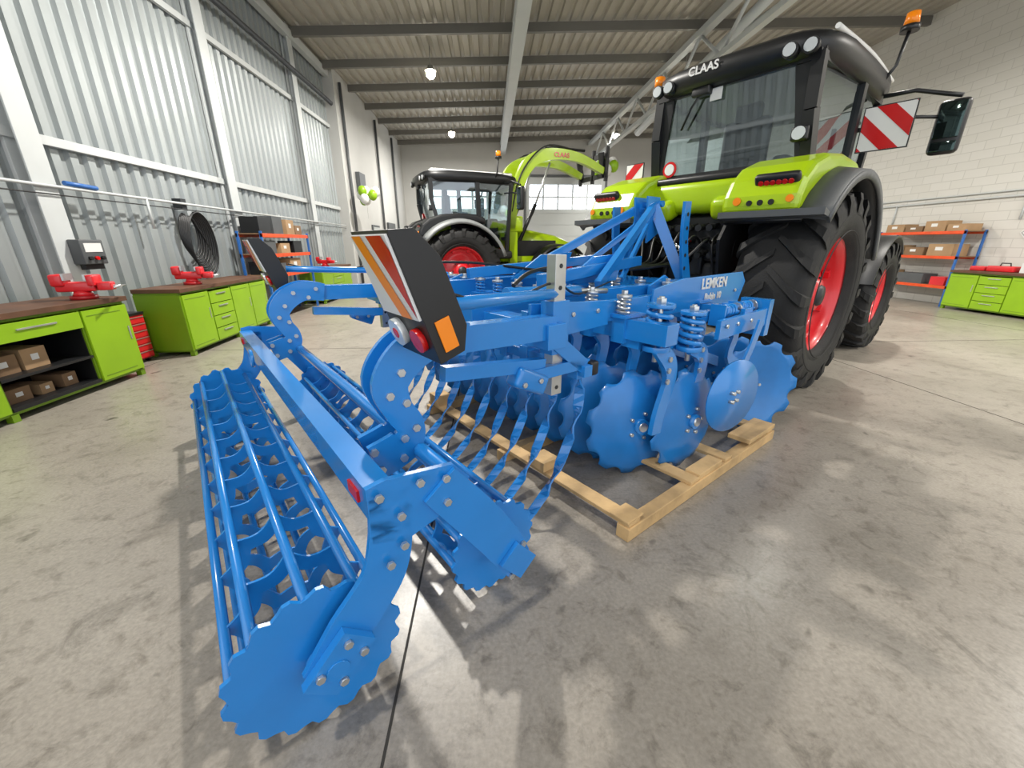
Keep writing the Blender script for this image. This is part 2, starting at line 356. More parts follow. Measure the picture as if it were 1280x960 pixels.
def vise(loc,rz,s=1):
    b=B()
    b.cyl((0,0,0),(0,0,.03*s),.09*s,REDD,16);b.cyl((0,0,.03*s),(0,0,.07*s),.07*s,RED,16,r2=.05*s)
    b.rbox((-.02*s,0,.105*s),(.26*s,.1*s,.08*s),.015*s,RED);b.rbox((-.12*s,0,.16*s),(.09*s,.14*s,.1*s),.02*s,RED)
    b.rbox((.17*s,0,.105*s),(.1*s,.09*s,.07*s),.012*s,RED);b.rbox((.1*s,0,.155*s),(.05*s,.16*s,.09*s),.012*s,RED)
    b.bx(.06*s,.075*s,-.07*s,.07*s,.16*s,.205*s,STEEL);b.bx(-.075*s,-.06*s,-.07*s,.07*s,.16*s,.215*s,STEEL)
    b.cyl((.2*s,0,.1*s),(.27*s,0,.1*s),.015*s,STEEL,10);b.cyl((.26*s,-.1*s,.1*s),(.26*s,.1*s,.1*s),.008*s,STEEL,8)
    b.make('bench_vise',None,loc,rz)
vise((-4.38,4.62,.931),radians(20),1.25);vise((-4.42,6.35,.921),radians(20),1.25);vise((-4.45,11.5,.901),0,1.2)
b=B();b.bx(-.27,0,0,.52,.05,.62,REDD);b.bx(-.27,.01,-.01,.53,.62,.65,BLACK)
for i in range(6):
    z=.07+i*.09;b.bx(0,.012,.015,.505,z,z+.08,RED);b.bx(.012,.02,.02,.5,z+.066,z+.076,STEEL)
for x in (-.22,-.05):
    for y in (.06,.46): b.cyl((x,y-.02,.03),(x,y+.02,.03),.03,BLACK,12)
b.make('tool_cabinet',None,(-4.6,5.02,0))
ORANGE_R=mat('rack_orange','#D94C18',.4)
def rack(name,loc,rz,L,D,H,zs,load):
    b=B()
    for x in (-D,-.04):
        for y in (0,L-.04): b.bx(x,x+.04,y,y+.04,0,H,PIPEB)
    for z in zs:
        b.bx(-.03,0,0,L,z-.07,z,ORANGE_R);b.bx(-D,-D+.03,0,L,z-.07,z,ORANGE_R);b.bx(-D+.02,-.02,.02,L-.02,z-.02,z,CARDD)
    for (y,w,z,h,m) in load:
        b.bx(-D*.85,-D*.12,y,y+w,z,z+h,m)
        if m in (CARD,CARDD): b.bx(-D*.12,-D*.12+.003,y+w*.3,y+w*.6,z+h*.45,z+h*.75,WHITEP)
    return b.make(name,None,loc,rz,bevel=.004)
rack('storage_rack',(-4.36,8.4,0),0,2.1,.48,1.72,[.3,.9,1.3,1.68],[(.1,.4,.9,.25,BLACK),(.6,.3,.9,.2,GREYP),(1.1,.5,.9,.28,CARD),(.1,.5,1.3,.25,GREYP),(.8,.4,1.3,.2,CARD),(1.4,.4,1.3,.25,BLACK),(.08,.45,1.68,.3,BLACK),(.62,.4,1.68,.34,GREYP),(1.2,.35,1.68,.3,CARD),(1.6,.3,1.68,.2,CARDD)])
rack('storage_rack',(11.2,11.7,0),pi,2.2,.55,1.8,[.5,1.2,1.78],[(.1,.5,1.78,.2,CARD),(.65,.45,1.78,.14,CARDD),(1.15,.5,1.78,.25,CARD),(1.7,.42,1.78,.16,CARD),(.1,.6,1.2,.25,CARD),(.8,.5,1.2,.2,CARDD),(1.4,.6,1.2,.28,CARD),(.1,.5,.5,.3,CARD),(.8,.7,.5,.25,GREYP),(1.7,.35,.5,.2,RED)])
b=B();b.rbox((0,0,.06),(.25,.5,.12),.02,RED);b.rbox((0,.45,.05),(.2,.3,.1),.02,RED);b.tube([(0,-.1,.11),(0,-.08,.18),(0,.08,.18),(0,.1,.11)],.012,DSTEEL,8);b.bx(-.1,.1,-.6,-.35,0,.2,WHITEP)
b.make('tool_boxes',None,(11.35,8.6,.901))
b=B();s=.17
b.add([(0,0,s),(0,s,0),(0,0,-s),(0,-s,0)],[(0,1,2,3)],WHITEP);b.add([(-.002,0,s*.8),(-.002,s*.8,0),(-.002,0,-s*.8),(-.002,-s*.8,0)],[(0,1,2,3)],DSTEEL);b.add([(-.004,0,s*.72),(-.004,s*.72,0),(-.004,0,-s*.72),(-.004,-s*.72,0)],[(0,1,2,3)],WHITEP)
b.make('warning_sign',None,(XR-.01,8.75,1.72))
b=B()
for i in range(9):
    rr=.28+.02*i;cz=.02-.02*i
    b.tube([(.03+.012*i,rr*.72*cos(t)+.02*i,cz+rr*1.15*sin(t)) for t in [2*pi*k/28 for k in range(28)]],.015,BLACK,6,True)
b.hose([(.05,.1,.3),(.08,.3,-.1),(.1,.4,-.4)],.014,BLACK,6)
b.bx(-.03,.12,-.05,.05,.3,.37,STEEL);b.bx(-.03,.1,-.12,.0,.39,.55,DSTEEL)
b.make('hanging_hoses',None,(-5.0,7.35,1.62))
b=B();b.rbox((.07,0,0),(.14,.3,.28),.012,GREYP);b.bx(.14,.146,-.11,.11,.0,.1,WHITEP)
for i in range(3): b.cyl((.14,-.08+.08*i,-.07),(.17,-.08+.08*i,-.07),.022,[BLACK,REDP,BLACK][i],10)
b.bx(.04,.1,-.12,.12,-.2,-.14,BLACK)
b.make('wall_control_box',None,(-4.9,5.33,1.4))
def balloons(loc,name='balloon_cluster'):
    b=B()
    for i in range(9):
        a=i*2.4;c=(.16*cos(a)*(i%3),.16*sin(a)*(i%3),.11*(i//3)*1.2);b.sph(c,.15,BGREEN if i%2 else WHITEP,12,(1,1,1.15))
    b.cyl((0,0,-.6),(0,0,0),.004,WHITEP,5);b.make(name,None,loc)
balloons((-4.2,15.3,2.9));balloons((3.4,13.2,3.5))
# ================================================================ TRACTOR
def wheel(bd,c,R,w,rim,side,rimmat,nl=20):
    M0=bd.M;bd.M=M0@Matrix.Translation(c)@(Matrix.Rotation(pi,4,'Z') if side>0 else Matrix())
    h=w/2
    prof=[(-h*.72,rim),(-h*.9,rim+.04),(-h*1.0,rim+(R-rim)*.45),(-h*.97,R-.13),(-h*.88,R-.055),(-h*.5,R-.035),(0,R-.03),(h*.5,R-.035),(h*.88,R-.055),(h*.97,R-.13),(h*1.0,rim+(R-rim)*.45),(h*.9,rim+.04),(h*.72,rim)]
    bd.lathe(prof,RUBBER,48)
    for rr in (rim+.06,rim+(R-rim)*.5): bd.lathe([(-h*.985,rr-.006),(-h*1.01,rr),(-h*.985,rr+.006)],RUBBER,48)
    for s in (-1,1):
        for i in range(nl):
            t0=2*pi*(i+(.5 if s>0 else 0))/nl;st=[(-.015,0,R-.05,R+.0,.03),(.35,.35*.5,R-.05,R,.034),(.75,.36,R-.06,R-.003,.042),(.96,.44,R-.1,R-.02,.05),(1.02,.47,R-.19,R-.075,.045)]
            vs=[]
            dl=2*pi/nl
            for (fy,dt,ri,ro,hw) in st:
                t=t0+dt*dl*2.0
                for (rr,sg) in ((ri,-1),(ro,-1),(ro,1),(ri,1)):
                    tt=t+sg*hw/R;vs.append((cos(tt)*rr,s*fy*h,sin(tt)*rr))
            fs=[]
            for k in range(len(st)-1):
                for q in range(4): fs.append((4*k+q,4*k+(q+1)%4,4*k+4+(q+1)%4,4*k+4+q))
            n=4*len(st);fs+=[(0,1,2,3),(n-1,n-2,n-3,n-4)];bd.add(vs,fs,RUBBER)
    bd.lathe([(-h*.74,rim+.015),(-h*.7,rim+.02),(-h*.66,rim-.02),(-h*.45,rim-.05),(-h*.2,rim-.06),(-h*.12,rim-.09),(-h*.2,rim*.62),(-h*.34,rim*.5),(-h*.38,rim*.3),(-h*.55,rim*.28),(-h*.58,rim*.22),(-h*.58,.001)],rimmat,40)
    bd.lathe([(h*.1,rim-.05),(h*.72,rim+.01)],rimmat,40)
    for i in range(8):
        t=2*pi*i/8;bd.cyl((cos(t)*rim*.4,-h*.35,sin(t)*rim*.4),(cos(t)*rim*.4,-h*.42,sin(t)*rim*.4),.018,DSTEEL,6)
        bd.box((cos(t+.4)*rim*.86,-h*.3,sin(t+.4)*rim*.86),(.07,.06,.07),rimmat,rot=(0,-t-.4,0))
    bd.lathe([(-h*.55,rim*.2),(-h*.66,rim*.17),(-h*.68,.001)],DSTEEL,16)
    bd.M=M0
def chevboard(bd,c,w,h,s=1):
    x,y,z=c;bd.bx(x,x+.012,y-w/2-.01,y+w/2+.01,z-h/2-.01,z+h/2+.01,BLACK)
    bd.bx(x-.002,x,y-w/2,y+w/2,z-h/2,z+h/2,WHITEP)
    def clip(poly):
        def cl(P,f):
            o=[]
            for i in range(len(P)):
                a=P[i];q=P[(i+1)%len(P)];fa,fq=f(a),f(q)
                if fa>=0:o.append(a)
                if fa*fq<0:
                    t=fa/(fa-fq);o.append((a[0]+(q[0]-a[0])*t,a[1]+(q[1]-a[1])*t))
            return o
        for f in (lambda p:p[0]+w/2,lambda p:w/2-p[0],lambda p:p[1]+h/2,lambda p:h/2-p[1]):
            poly=cl(poly,f)
            if len(poly)<3:return []
        return poly
    p=.15
    for k in range(-6,7):
        u0=k*2*p+.06;P=clip([(u0-1*s,-1),(u0+p-1*s,-1),(u0+p+1*s,1),(u0+1*s,1)])
        if P: bd.add([(x-.004,y+a,z+q) for a,q in P],[tuple(range(len(P)))],REDP)
def tractor(name,loc,rz,sc,main=True):
    e=empty(name,loc,rz,sc)
    for nm,c,R,w,rim,sd in (('rear_wheel_right',(-.05,-1.0,.985),.985,.68,.57,-1),('rear_wheel_left',(-.05,1.0,.985),.985,.68,.57,1),('front_wheel_right',(2.75,-.98,.76),.76,.54,.4,-1),('front_wheel_left',(2.75,.98,.76),.76,.54,.4,1)):
        b=B();wheel(b,c,R,w,rim,sd,RED);b.make(nm,e)
    b=B()
    b.rbox((.9,0,.98),(2.6,.5,.5),.05,DSTEEL);b.cyl((-.05,-.8,.98),(-.05,.8,.98),.17,DSTEEL,16);b.rbox((-.15,0,1.0),(.7,.62,.6),.06,DSTEEL)
    b.rbox((2.75,0,.85),(.35,1.5,.2),.05,DSTEEL);b.rbox((3.45,0,.85),(.5,.5,.35),.05,DSTEEL)
    b.rbox((1.1,-.62,.85),(1.0,.45,.55),.08,BLACK);b.rbox((1.1,.62,.85),(1.0,.45,.55),.08,BLACK)
    for i in range(3): b.box((1.0,-.85,.45+.32*i),(.35,.25,.03),BLACK)
    for s in (-1,1):
        b.beam((-.1,s*.3,.75),(-1.05,s*.44,.68),.05,.1,DSTEEL);b.cyl((-1.08,s*.37,.68),(-1.08,s*.52,.68),.05,STEEL,12)
        b.cyl((-.55,s*.36,.78),(-.38,s*.33,1.5),.035,DSTEEL,10);b.beam((-.1,s*.25,1.5),(-.5,s*.33,1.52),.07,.12,DSTEEL)
        b.cyl((-.25,s*.45,.85),(-.3,s*.42,1.45),.045,BLACK,10)
    b.cyl((-.45,0,1.28),(-1.45,0,1.66),.03,DSTEEL,10);b.spring((-.7,0,1.375),(-1.1,0,1.53),.04,.008,6,STEEL)
    b.rbox((-.45,0,1.3),(.2,.3,.3),.03,DSTEEL)
    for i in range(5):
        for j in range(3):
            y=-.3+.14*i if j<2 else -.25+.12*i;z=1.40+.14*j;b.cyl((-.5,y,z),(-.66,y,z-.02),.032,BLACK,10);b.cyl((-.66,y,z-.02),(-.7,y,z-.025),.036,[DSTEEL,BLACK,REDP,BLACK,GREEN][i%5] if j==1 else DSTEEL,10)
    b.rbox((-.42,0,1.55),(.18,.85,.5),.04,BLACK)
    for s in (-1,1):
        b.hose([(-.55,s*.5,1.75),(-.68,s*.52,1.4),(-.5,s*.48,1.1)],.018,BLACK,6);b.rbox((-.6,s*.47,1.35),(.12,.1,.25),.02,BLACK)
        b.hose([(-.5,s*.3,1.6),(-.8,s*.36,1.5),(-.7,s*.4,1.1),(-.5,s*.4,.9)],.014,BLACK,6)
    if main:
        for i in range(6):
            y=-.3+.12*i;b.hose([(-.7,y,1.5),(-.95,y*1.2,1.52+.04*(i%3)),(-1.15,y*.8,1.32),(-1.5,y*.6,1.28),(-1.95,y*.4,1.26),(-2.4,y*.4,1.24)],.014,BLACK,6)
    b.make('chassis',e)
    FC=GREEN if main else BLACK
    b=B()
    for s in (-1,1):
        b.plate([(-1.04,1.76),(-1.03,1.90),(-.95,2.04),(-.78,2.17),(-.5,2.26),(-.1,2.30),(.35,2.28),(.6,2.2),(.6,2.05),(.2,2.12),(-.2,2.13),(-.55,2.02),(-.8,1.88),(-.92,1.74)],s*.5,s*1.15,FC)
    b.make('fender_covers',e,bevel=.06,seg=3)
    b=B()
    for s in (-1,1):
        def sec(y0,y1,th,r0,mt,a0=146,a1=30,dr0=0,dr1=0):
            vs=[];n=20
            for i in range(n+1):
                a=radians(a0+(a1-a0)*i/n)
                for (y,r) in ((y0,r0+dr0),(y1,r0+dr1),(y1,r0+dr1+th),(y0,r0+dr0+th)): vs.append((-.05+cos(a)*r,s*y,.98+sin(a)*r))
            fs=[]
            for i in range(n):
                for k in range(4): fs.append((4*i+k,4*i+(k+1)%4,4*i+4+(k+1)%4,4*i+4+k))
            m=4*n;fs+=[(0,1,2,3),(m+3,m+2,m+1,m)];b.add(vs,fs,mt,[True]*(4*n)+[False]*2)
        sec(.5,1.16,.03,1.1,BLACK,141,30)
        sec(1.12,1.36,.05,1.13,GREYP if main else FENDG,141,18,dr0=.03,dr1=-.02)
        sec(1.34,1.37,.07,1.08,GREYP if main else FENDG,141,18)
        b.plate([(-1.06,1.775),(-.9,1.735),(-.9,1.70),(-1.06,1.72)],s*.5,s*1.36,GREYP)
        M0=b.M;b.M=M0@Matrix.Translation((-.965,s*.93,2.02))@Euler((0,radians(-35),0)).to_matrix().to_4x4()
        b.rbox((0,0,0),(.07,.36,.125),.03,BLACK)
        for i in range(6): b.cyl((-.03,-.12+.048*i,-.0),(-.043,-.12+.048*i,0),.022,REDP,10)
        b.M=M0
        b.cyl((-1.035,s*.65,1.86),(-1.05,s*.65,1.86),.035,ORANGE,12)
        for q in range(3): b.cyl((-1.03,s*(.76+.09*q),1.84),(-1.05,s*(.76+.09*q),1.84),.024,BLACK,10)
        b.cyl((-1.03,s*1.08,1.86),(-1.05,s*1.08,1.86),.03,ORANGE,10)
        a=[( -.05+1.1*cos(radians(t)),.98+1.1*sin(radians(t))) for t in range(150,29,-10)]
        b.plate(a+[(.9,1.1),(-.9,1.1)],s*.5,s*.53,BLACK)
    b.rbox((-.38,-.03,1.98),(.5,1.3,.34),.1,GREEN,seg=4);b.rbox((-.6,.42,1.86),(.25,.4,.22),.07,GREEN,rot=(0,radians(-20),0));b.rbox((-.6,-.42,1.86),(.25,.4,.22),.07,GREEN,rot=(0,radians(-20),0))
    b.rbox((-.45,0,2.16),(.3,1.3,.08),.03,BLACK)
    n=12;vs=[];fs=[];secs=[(1.25,.46,1.15,2.05),(2.2,.46,1.15,1.98),(3.0,.43,1.12,1.84),(3.5,.4,1.1,1.66),(3.68,.32,1.15,1.5)]
    for (x,hw,z0,z1) in secs:
        for i in range(n+1):
            t=pi*i/n;cy=cos(t);sy=sin(t);vs.append((x,hw*math.copysign(abs(cy)**.5,cy),z0+(z1-z0)*abs(sy)**.5))
    for k in range(len(secs)-1):
        for i in range(n): fs.append((k*(n+1)+i,k*(n+1)+i+1,(k+1)*(n+1)+i+1,(k+1)*(n+1)+i))
    m=(len(secs)-1)*(n+1);fs.append(tuple(range(m,m+n+1)));fs.append(tuple(range(n+1)));b.add(vs,fs,GREEN,[True]*(len(fs)-2)+[False]*2)
    for s in (-1,1):
        b.bx(1.5,2.9,s*.455-.01,s*.455+.01,1.3,1.7,BLACK)
        vs=[];N=10
        for i in range(N+1):
            a=radians(165+(45-165)*i/N)
            for (y,r) in ((.74,.83),(1.24,.81),(1.24,.84),(.74,.86)): vs.append((2.75+cos(a)*r,s*y,.76+sin(a)*r))
        fs=[]
        for i in range(N):
            for k in range(4): fs.append((4*i+k,4*i+(k+1)%4,4*i+4+(k+1)%4,4*i+4+k))
        b.add(vs,fs,BLACK,True)
    b.make('bodywork',e)
    CS=Matrix.Translation((.17,-.12,.07)) if main else Matrix.Translation((0,0,.04))
    b=B();b.M=CS
    A={'rb':(-.52,.8,2.14),'rt':(-.62,.76,3.0),'mb':(.55,.82,1.5),'mt':(.5,.82,3.0),'fb':(1.3,.72,1.35),'ft':(1.42,.76,3.0)}
    for s in (-1,1):
        P={k:Vector((v[0],s*v[1],v[2])) for k,v in A.items()}
        rp=[P['rb'],P['rb'].lerp(P['rt'],.5)+Vector((-.05,0,0)),P['rt']]
        for i in range(2): b.beam(rp[i],rp[i+1],.1,.09,BLACK)
        if main:
            b.add([(-.545,s*.80,2.14),(-.545,s*.71,2.14),(-.645,s*.58,3.0),(-.645,s*.80,3.0)],[(0,1,2,3)],BLACK)
            b.add([(-.56,s*.80,2.14),(-.56,s*.71,2.14),(-.66,s*.58,3.0),(-.66,s*.80,3.0)],[(0,1,2,3)],BLACK)
        b.beam(P['mb'],P['mt'],.07,.1,BLACK);b.beam(P['fb'],P['ft'],.07,.08,BLACK)
        b.beam(P['rt'],P['ft'],.08,.1,BLACK);b.beam(P['rb'],(.45,s*.82,2.12),.08,.1,BLACK);b.beam((.45,s*.82,2.12),P['mb'],.08,.1,BLACK);b.beam(P['mb'],P['fb'],.08,.1,BLACK)
        b.add([P['rb'],(.45,s*.82,2.1),P['mt'],P['rt']],[(0,1,2,3)],GLASS);b.add([P['mb'],P['fb'],P['ft'],P['mt']],[(0,1,2,3)],GLASS)
        b.bx(.55,.57,s*.82-.02,s*.82+.02,1.9,2.2,STEEL)
        b.rbox((1.0,s*.68,1.3),(.9,.2,.2),.05,BLACK)
    b.add([(-.54,.74,2.15),(-.54,-.74,2.15),(-.64,-.66,3.0),(-.64,.66,3.0)],[(0,1,2,3)],GLASS)
    b.beam((-.53,.78,2.14),(-.53,-.78,2.14),.08,.08,BLACK);b.beam((-.64,.78,2.98),(-.64,-.78,2.98),.06,.08,BLACK)
    b.add([(1.3,.72,1.7),(1.3,-.72,1.7),(1.42,-.76,3.0),(1.42,.76,3.0)],[(0,1,2,3)],GLASS);b.beam((1.3,.72,1.7),(1.3,-.72,1.7),.08,.08,BLACK)
    b.rbox((.35,0,1.75),(1.6,1.3,.1),.03,BLACK);b.rbox((.15,0,2.1),(.5,.5,.16),.05,BLACK);b.rbox((-.08,0,2.42),(.14,.5,.62),.06,BLACK);b.rbox((-.1,0,2.78),(.1,.28,.18),.04,BLACK)
    b.rbox((.15,-.38,2.28),(.45,.16,.1),.04,GREYP);b.rbox((.15,0,1.92),(.4,.4,.25),.05,DSTEEL)
    b.cyl((1.1,0,1.8),(.85,0,2.25),.04,BLACK,10);b.tube([(.85+.08*sin(t),.19*cos(t),2.27+.17*sin(t)) for t in [2*pi*k/20 for k in range(20)]],.016,BLACK,6,True)
    b.rbox((1.15,0,2.0),(.25,.5,.4),.06,BLACK)
    b.rbox((.5,-.66,2.5),(.05,.04,.2),.01,BLACK)
    b.tube([(-.68,.22,2.99),(-.70,.35,2.8),(-.66,.46,2.62)],.012,BLACK,6);b.rbox((-.7,.25,2.93),(.08,.2,.09),.02,BLACK)
    b.cyl((-.57,.60,2.25),(-.583,.60,2.25),.085,REDP,20);b.cyl((-.583,.60,2.25),(-.587,.60,2.25),.06,WHITEP,20)
    b.rbox((-.64,-.74,2.38),(.1,.14,.12),.02,BLACK);b.cyl((-.69,-.74,2.38),(-.7,-.74,2.38),.055,LENS,14)
    b.bx(-.668,-.66,.05,.17,2.83,2.95,WHITEP)
    b.make('cab',e)
    b=B();b.M=CS
    vs=[];fs=[];R=28
    def ring(z,x0,x1,hw,p=5):
        o=[]
        for i in range(R):
            t=2*pi*i/R;c=cos(t);s_=sin(t);o.append(((x0+x1)/2+(x1-x0)/2*math.copysign(abs(c)**(2/p),c),hw*math.copysign(abs(s_)**(2/p),s_),z))
        return o
    rs=[(2.95,-.66,1.5,.8),(2.97,-.76,1.58,.86),(3.05,-.82,1.66,.9),(3.14,-.8,1.64,.9),(3.2,-.68,1.52,.82),(3.23,-.2,1.1,.5)]
    for q in rs: vs+=ring(*q)
    for k in range(len(rs)-1):
        for i in range(R): fs.append((k*R+i,k*R+(i+1)%R,(k+1)*R+(i+1)%R,(k+1)*R+i))
    fs.append(tuple(range((len(rs)-1)*R,len(rs)*R)));fs.append(tuple(range(R)));nn=len(fs)-2
    b.add(vs,fs,BLACK,[True]*nn+[False]*2)
    if not main: b.rbox((.4,-.0,3.175),(2.05,1.66,.08),.035,WHITEP)
    else:
        for s in (-1,1): b.hose([(-.6,s*.84,3.165),(.4,s*.87,3.175),(1.4,s*.84,3.165)],.022,WHITEP,8)
    for s in (-1,1):
        for k in range(2):
            y=s*(.58+.15*k);b.cyl((-.74,y,3.02),(-.82+.03*k,y,3.02),.062,BLACK,14);b.cyl((-.82+.03*k,y,3.02),(-.832+.03*k,y,3.02),.05,LENS,14)
        b.tube([(1.2,s*.85,2.98),(1.3,s*1.1,3.0),(1.35,s*1.35,2.92),(1.35,s*1.48,2.88)],.022,BLACK,8)
        b.tube([(1.2,s*.85,2.75),(1.3,s*1.1,2.75),(1.35,s*1.4,2.7)],.018,BLACK,8)
        b.rbox((1.38,s*1.44,2.6),(.12,.25,.52),.05,BLACK);b.rbox((1.32,s*1.44,2.66),(.02,.2,.34),.008,MIRR);b.rbox((1.32,s*1.44,2.41),(.02,.2,.1),.008,MIRR)
    b.tube([(.95,-.86,3.05),(.98,-.94,3.2),(1.0,-.97,3.50)],.018,BLACK,6);b.cyl((1.0,-.97,3.48),(1.0,-.97,3.53),.08,BLACK,14);b.cyl((1.0,-.97,3.53),(1.0,-.97,3.64),.065,ORANGE,14,r2=.055)
    b.cyl((-.6,.84,3.06),(-.6,.84,3.12),.07,BLACK,12);b.cyl((-.6,.84,3.12),(-.6,.84,3.22),.055,ORANGE,12)
    b.make('cab_roof',e)
    b=B()
    if main:
        chevboard(b,(.75,-1.2,2.62),.4,.4,1);b.beam((.8,-.9,2.64),(.8,-1.0,2.64),.03,.04,BLACK)
        chevboard(b,(-.1,1.2,2.3),.26,.4,-1);b.beam((-.08,.7,2.2),(-.08,1.15,2.2),.03,.04,BLACK)
        b.make('warning_boards',e)
        text('CLAAS',.105,M_rear((-.825+.17,.08,3.16)),WHITEP,e,'maker_lettering')
    else:
        for s in (-1,1):
            y=s*.56
            b.beam((1.55,y,.9),(1.55,y,2.2),.1,.22,GREEN,up=(1,0,0));b.rbox((1.6,y,2.1),(.45,.14,.4),.05,GREEN)
            b.strip([(1.5,2.0),(1.62,2.8),(1.95,3.5),(2.5,3.78),(3.4,3.78),(4.25,3.5)],[.16,.24,.32,.28,.22,.16],y-.07,y+.07,GREEN)
            b.cyl((1.75,y,1.7),(2.2,y,2.6),.05,BLACK,10);b.cyl((2.2,y,2.6),(2.6,y,3.6),.028,STEEL,10)
            b.cyl((2.5,y*.8,3.98),(3.7,y*.8,3.98),.035,BLACK,8);b.beam((4.15,y,3.95),(4.3,y,3.35),.06,.16,BLACK)
            b.hose([(1.5,y*1.1,2.4),(1.75,y*1.15,3.3),(2.4,y*1.15,3.95),(3.2,y*1.1,3.95)],.02,BLACK,6)
        b.cyl((2.5,-.56,3.75),(2.5,.56,3.75),.06,GREEN,12)
        for z in (3.4,3.9): b.beam((4.3,-.7,z),(4.3,.7,z),.05,.12,BLACK)
        for y in (-.65,0,.65): b.beam((4.3,y,3.25),(4.3,y,4.1),.05,.1,BLACK)
        b.make('front_loader',e)
        text('CLAAS',.15,M_side((2.9,-.64,3.79)),REDP,e,'maker_lettering')
    return e
tractor('tractor',(2.76,5.07,0),radians(35.5),1)
tractor('tractor',(-.95,10.4,0),radians(20),.92,False)
# ================================================================ DISC HARROW
H=empty('disc_harrow',(2.76,5.07,0),radians(35.5))
def roller(name,a0,z0,r,b0,b1,nt,nd,dep):
    b=B()
    for i in range(nt):
        t=2*pi*(i+.3)/nt;x=a0+cos(t)*(r-.032);z=z0+sin(t)*(r-.032);b.cyl((x,b0,z),(x,b1,z),.0165,BLUE,10)
    for k in range(nd):
        y=b0+(b1-b0)*k/(nd-1);endd=(k in(0,nd-1));th=.01
        N=nt*10;outer=[];inner=[]
        if endd:
            nt2=18;N=nt2*4
            for i in range(N):
                t=2*pi*i/N;ro=r*[1.0,1.0,.945,.92][i%4];outer.append((a0+cos(t)*ro,z0+sin(t)*ro))
            b.plate(outer,y-.007,y+.007,BLUE)
        else:
            for i in range(N):
                t=2*pi*(i/N)+2*pi*.3/nt;ph=(i%10)/10
                ro=r-.018-dep*(sin(pi*ph)**.7);ri=r*.60-.4*dep*sin(pi*ph)
                outer.append((a0+cos(t)*ro,z0+sin(t)*ro));inner.append((a0+cos(t)*ri,z0+sin(t)*ri))
            vs=[(x,y-th/2,z) for x,z in outer]+[(x,y-th/2,z) for x,z in inner]+[(x,y+th/2,z) for x,z in outer]+[(x,y+th/2,z) for x,z in inner];n=N;fs=[]
            for i in range(n):
                j=(i+1)%n;fs+=[(i,j,n+j,n+i),(2*n+i,3*n+i,3*n+j,2*n+j),(i,2*n+i,2*n+j,j),(n+i,n+j,3*n+j,3*n+i)]
            b.add(vs,fs,BLUE)
    b.cyl((a0,b0-.03,z0),(a0,b0+.05,z0),.045,BLUE,14);b.cyl((a0,b1-.05,z0),(a0,b1+.03,z0),.045,BLUE,14)
    b.make(name,H)
roller('rear_roller',-5.10,.268,.262,-1.44,1.42,9,12,.055)
roller('front_roller',-4.35,.226,.22,-1.34,1.42,8,12,.045)
b=B()
b.beam((-4.86,-1.46,.755),(-4.88,1.45,.755),.085,.11,BLUE)
for s,y in ((-1,-1.475),(1,1.46)):
    yo=y+s*.02
    b.strip([(-4.84,.79),(-4.85,.64),(-4.89,.50),(-5.0,.37),(-5.10,.24)],[.13,.14,.15,.16,.15],y,yo,BLUE)
    b.box((-5.06,y+s*.035,.29),(.19,.03,.12),BLUE,rot=(0,radians(-45),0))
    for dx,dz in ((-.06,.0),(.03,.07),(.0,-.06),(.07,.01)): b.bolt((-5.06+dx,y+s*.05,.285+dz),STEEL,dy=s)
    b.cyl((-5.07,y,.275),(-5.07,y+s*.055,.275),.035,BLUE,16)
    b.plate([(-4.91,.83),(-4.85,.84),(-4.62,.81),(-4.56,.74),(-4.60,.66),(-4.80,.60),(-4.91,.64)],y-.0,yo,BLUE)
    b.strip([(-4.68,.76),(-4.55,.58),(-4.42,.38),(-4.34,.23)],[.14,.16,.16,.13],yo,yo+s*.015,BLUE)
    b.box((-4.36,y+s*.045,.28),(.15,.02,.11),BLUE,rot=(0,radians(50),0))
    for (xx,zz) in ((-4.88,.80),(-4.82,.71),(-4.75,.80),(-4.66,.78),(-4.66,.69),(-4.82,.60),(-4.87,.55),(-4.41,.29),(-4.33,.34),(-4.32,.23),(-4.39,.21)): b.bolt((xx,y+s*.035,zz),STEEL,dy=s)
b.bx(-4.912,-4.900,-1.40,-1.31,.735,.775,REDP);b.bx(-4.932,-4.920,1.27,1.36,.735,.775,REDP)
b.tube([(-4.95,.55+.05*cos(t),.78+.05*sin(t)) for t in [2*pi*k/14 for k in range(14)]],.012,BLUE,6,True)
b.cyl((-4.60,-1.45,.73),(-4.60,1.42,.73),.03,BLUE,12)
for y in (-1.14,.92):
    P=[(-4.36,1.14),(-4.50,1.16),(-4.62,1.11),(-4.69,1.02),(-4.67,.92),(-4.63,.84),(-4.66,.77),(-4.78,.73)];Wd=[.13,.14,.15,.14,.11,.11,.15,.15]
    for d in (-.05,.05): b.strip(P,Wd,y+d-.01,y+d+.01,BLUE)
    b.strip(P[:6],[.06]*6,y-.05,y+.05,BLUE)
    for (xx,zz) in ((-4.42,1.17),(-4.48,1.11),(-4.58,1.15),(-4.65,1.06),(-4.70,.98),(-4.64,.94),(-4.61,.83),(-4.66,.80),(-4.78,.78),(-4.76,.70),(-4.67,.72)):
        b.bolt((xx,y-.06,zz),STEEL,r=.016)
    b.beam((-4.5,y,1.14),(-3.85,y,1.12),.08,.11,BLUE)
    b.beam((-4.45,y,1.0),(-3.9,y,.94),.05,.06,BLUE)
b.make('roller_frame',H,bevel=.004)
b=B()
for y in (-.62,.62): b.beam((-4.0,y,1.12),(-1.5,y,1.12),.11,.15,BLUE)
b.beam((-3.86,-1.2,1.08),(-3.86,1.2,1.08),.12,.12,BLUE)
b.beam((-3.15,-1.38,1.02),(-3.15,1.38,1.02),.12,.12,BLUE)
b.beam((-2.2,-1.38,1.02),(-2.2,1.38,1.02),.12,.12,BLUE)
b.beam((-1.55,-.7,1.1),(-1.55,.7,1.1),.13,.15,BLUE)
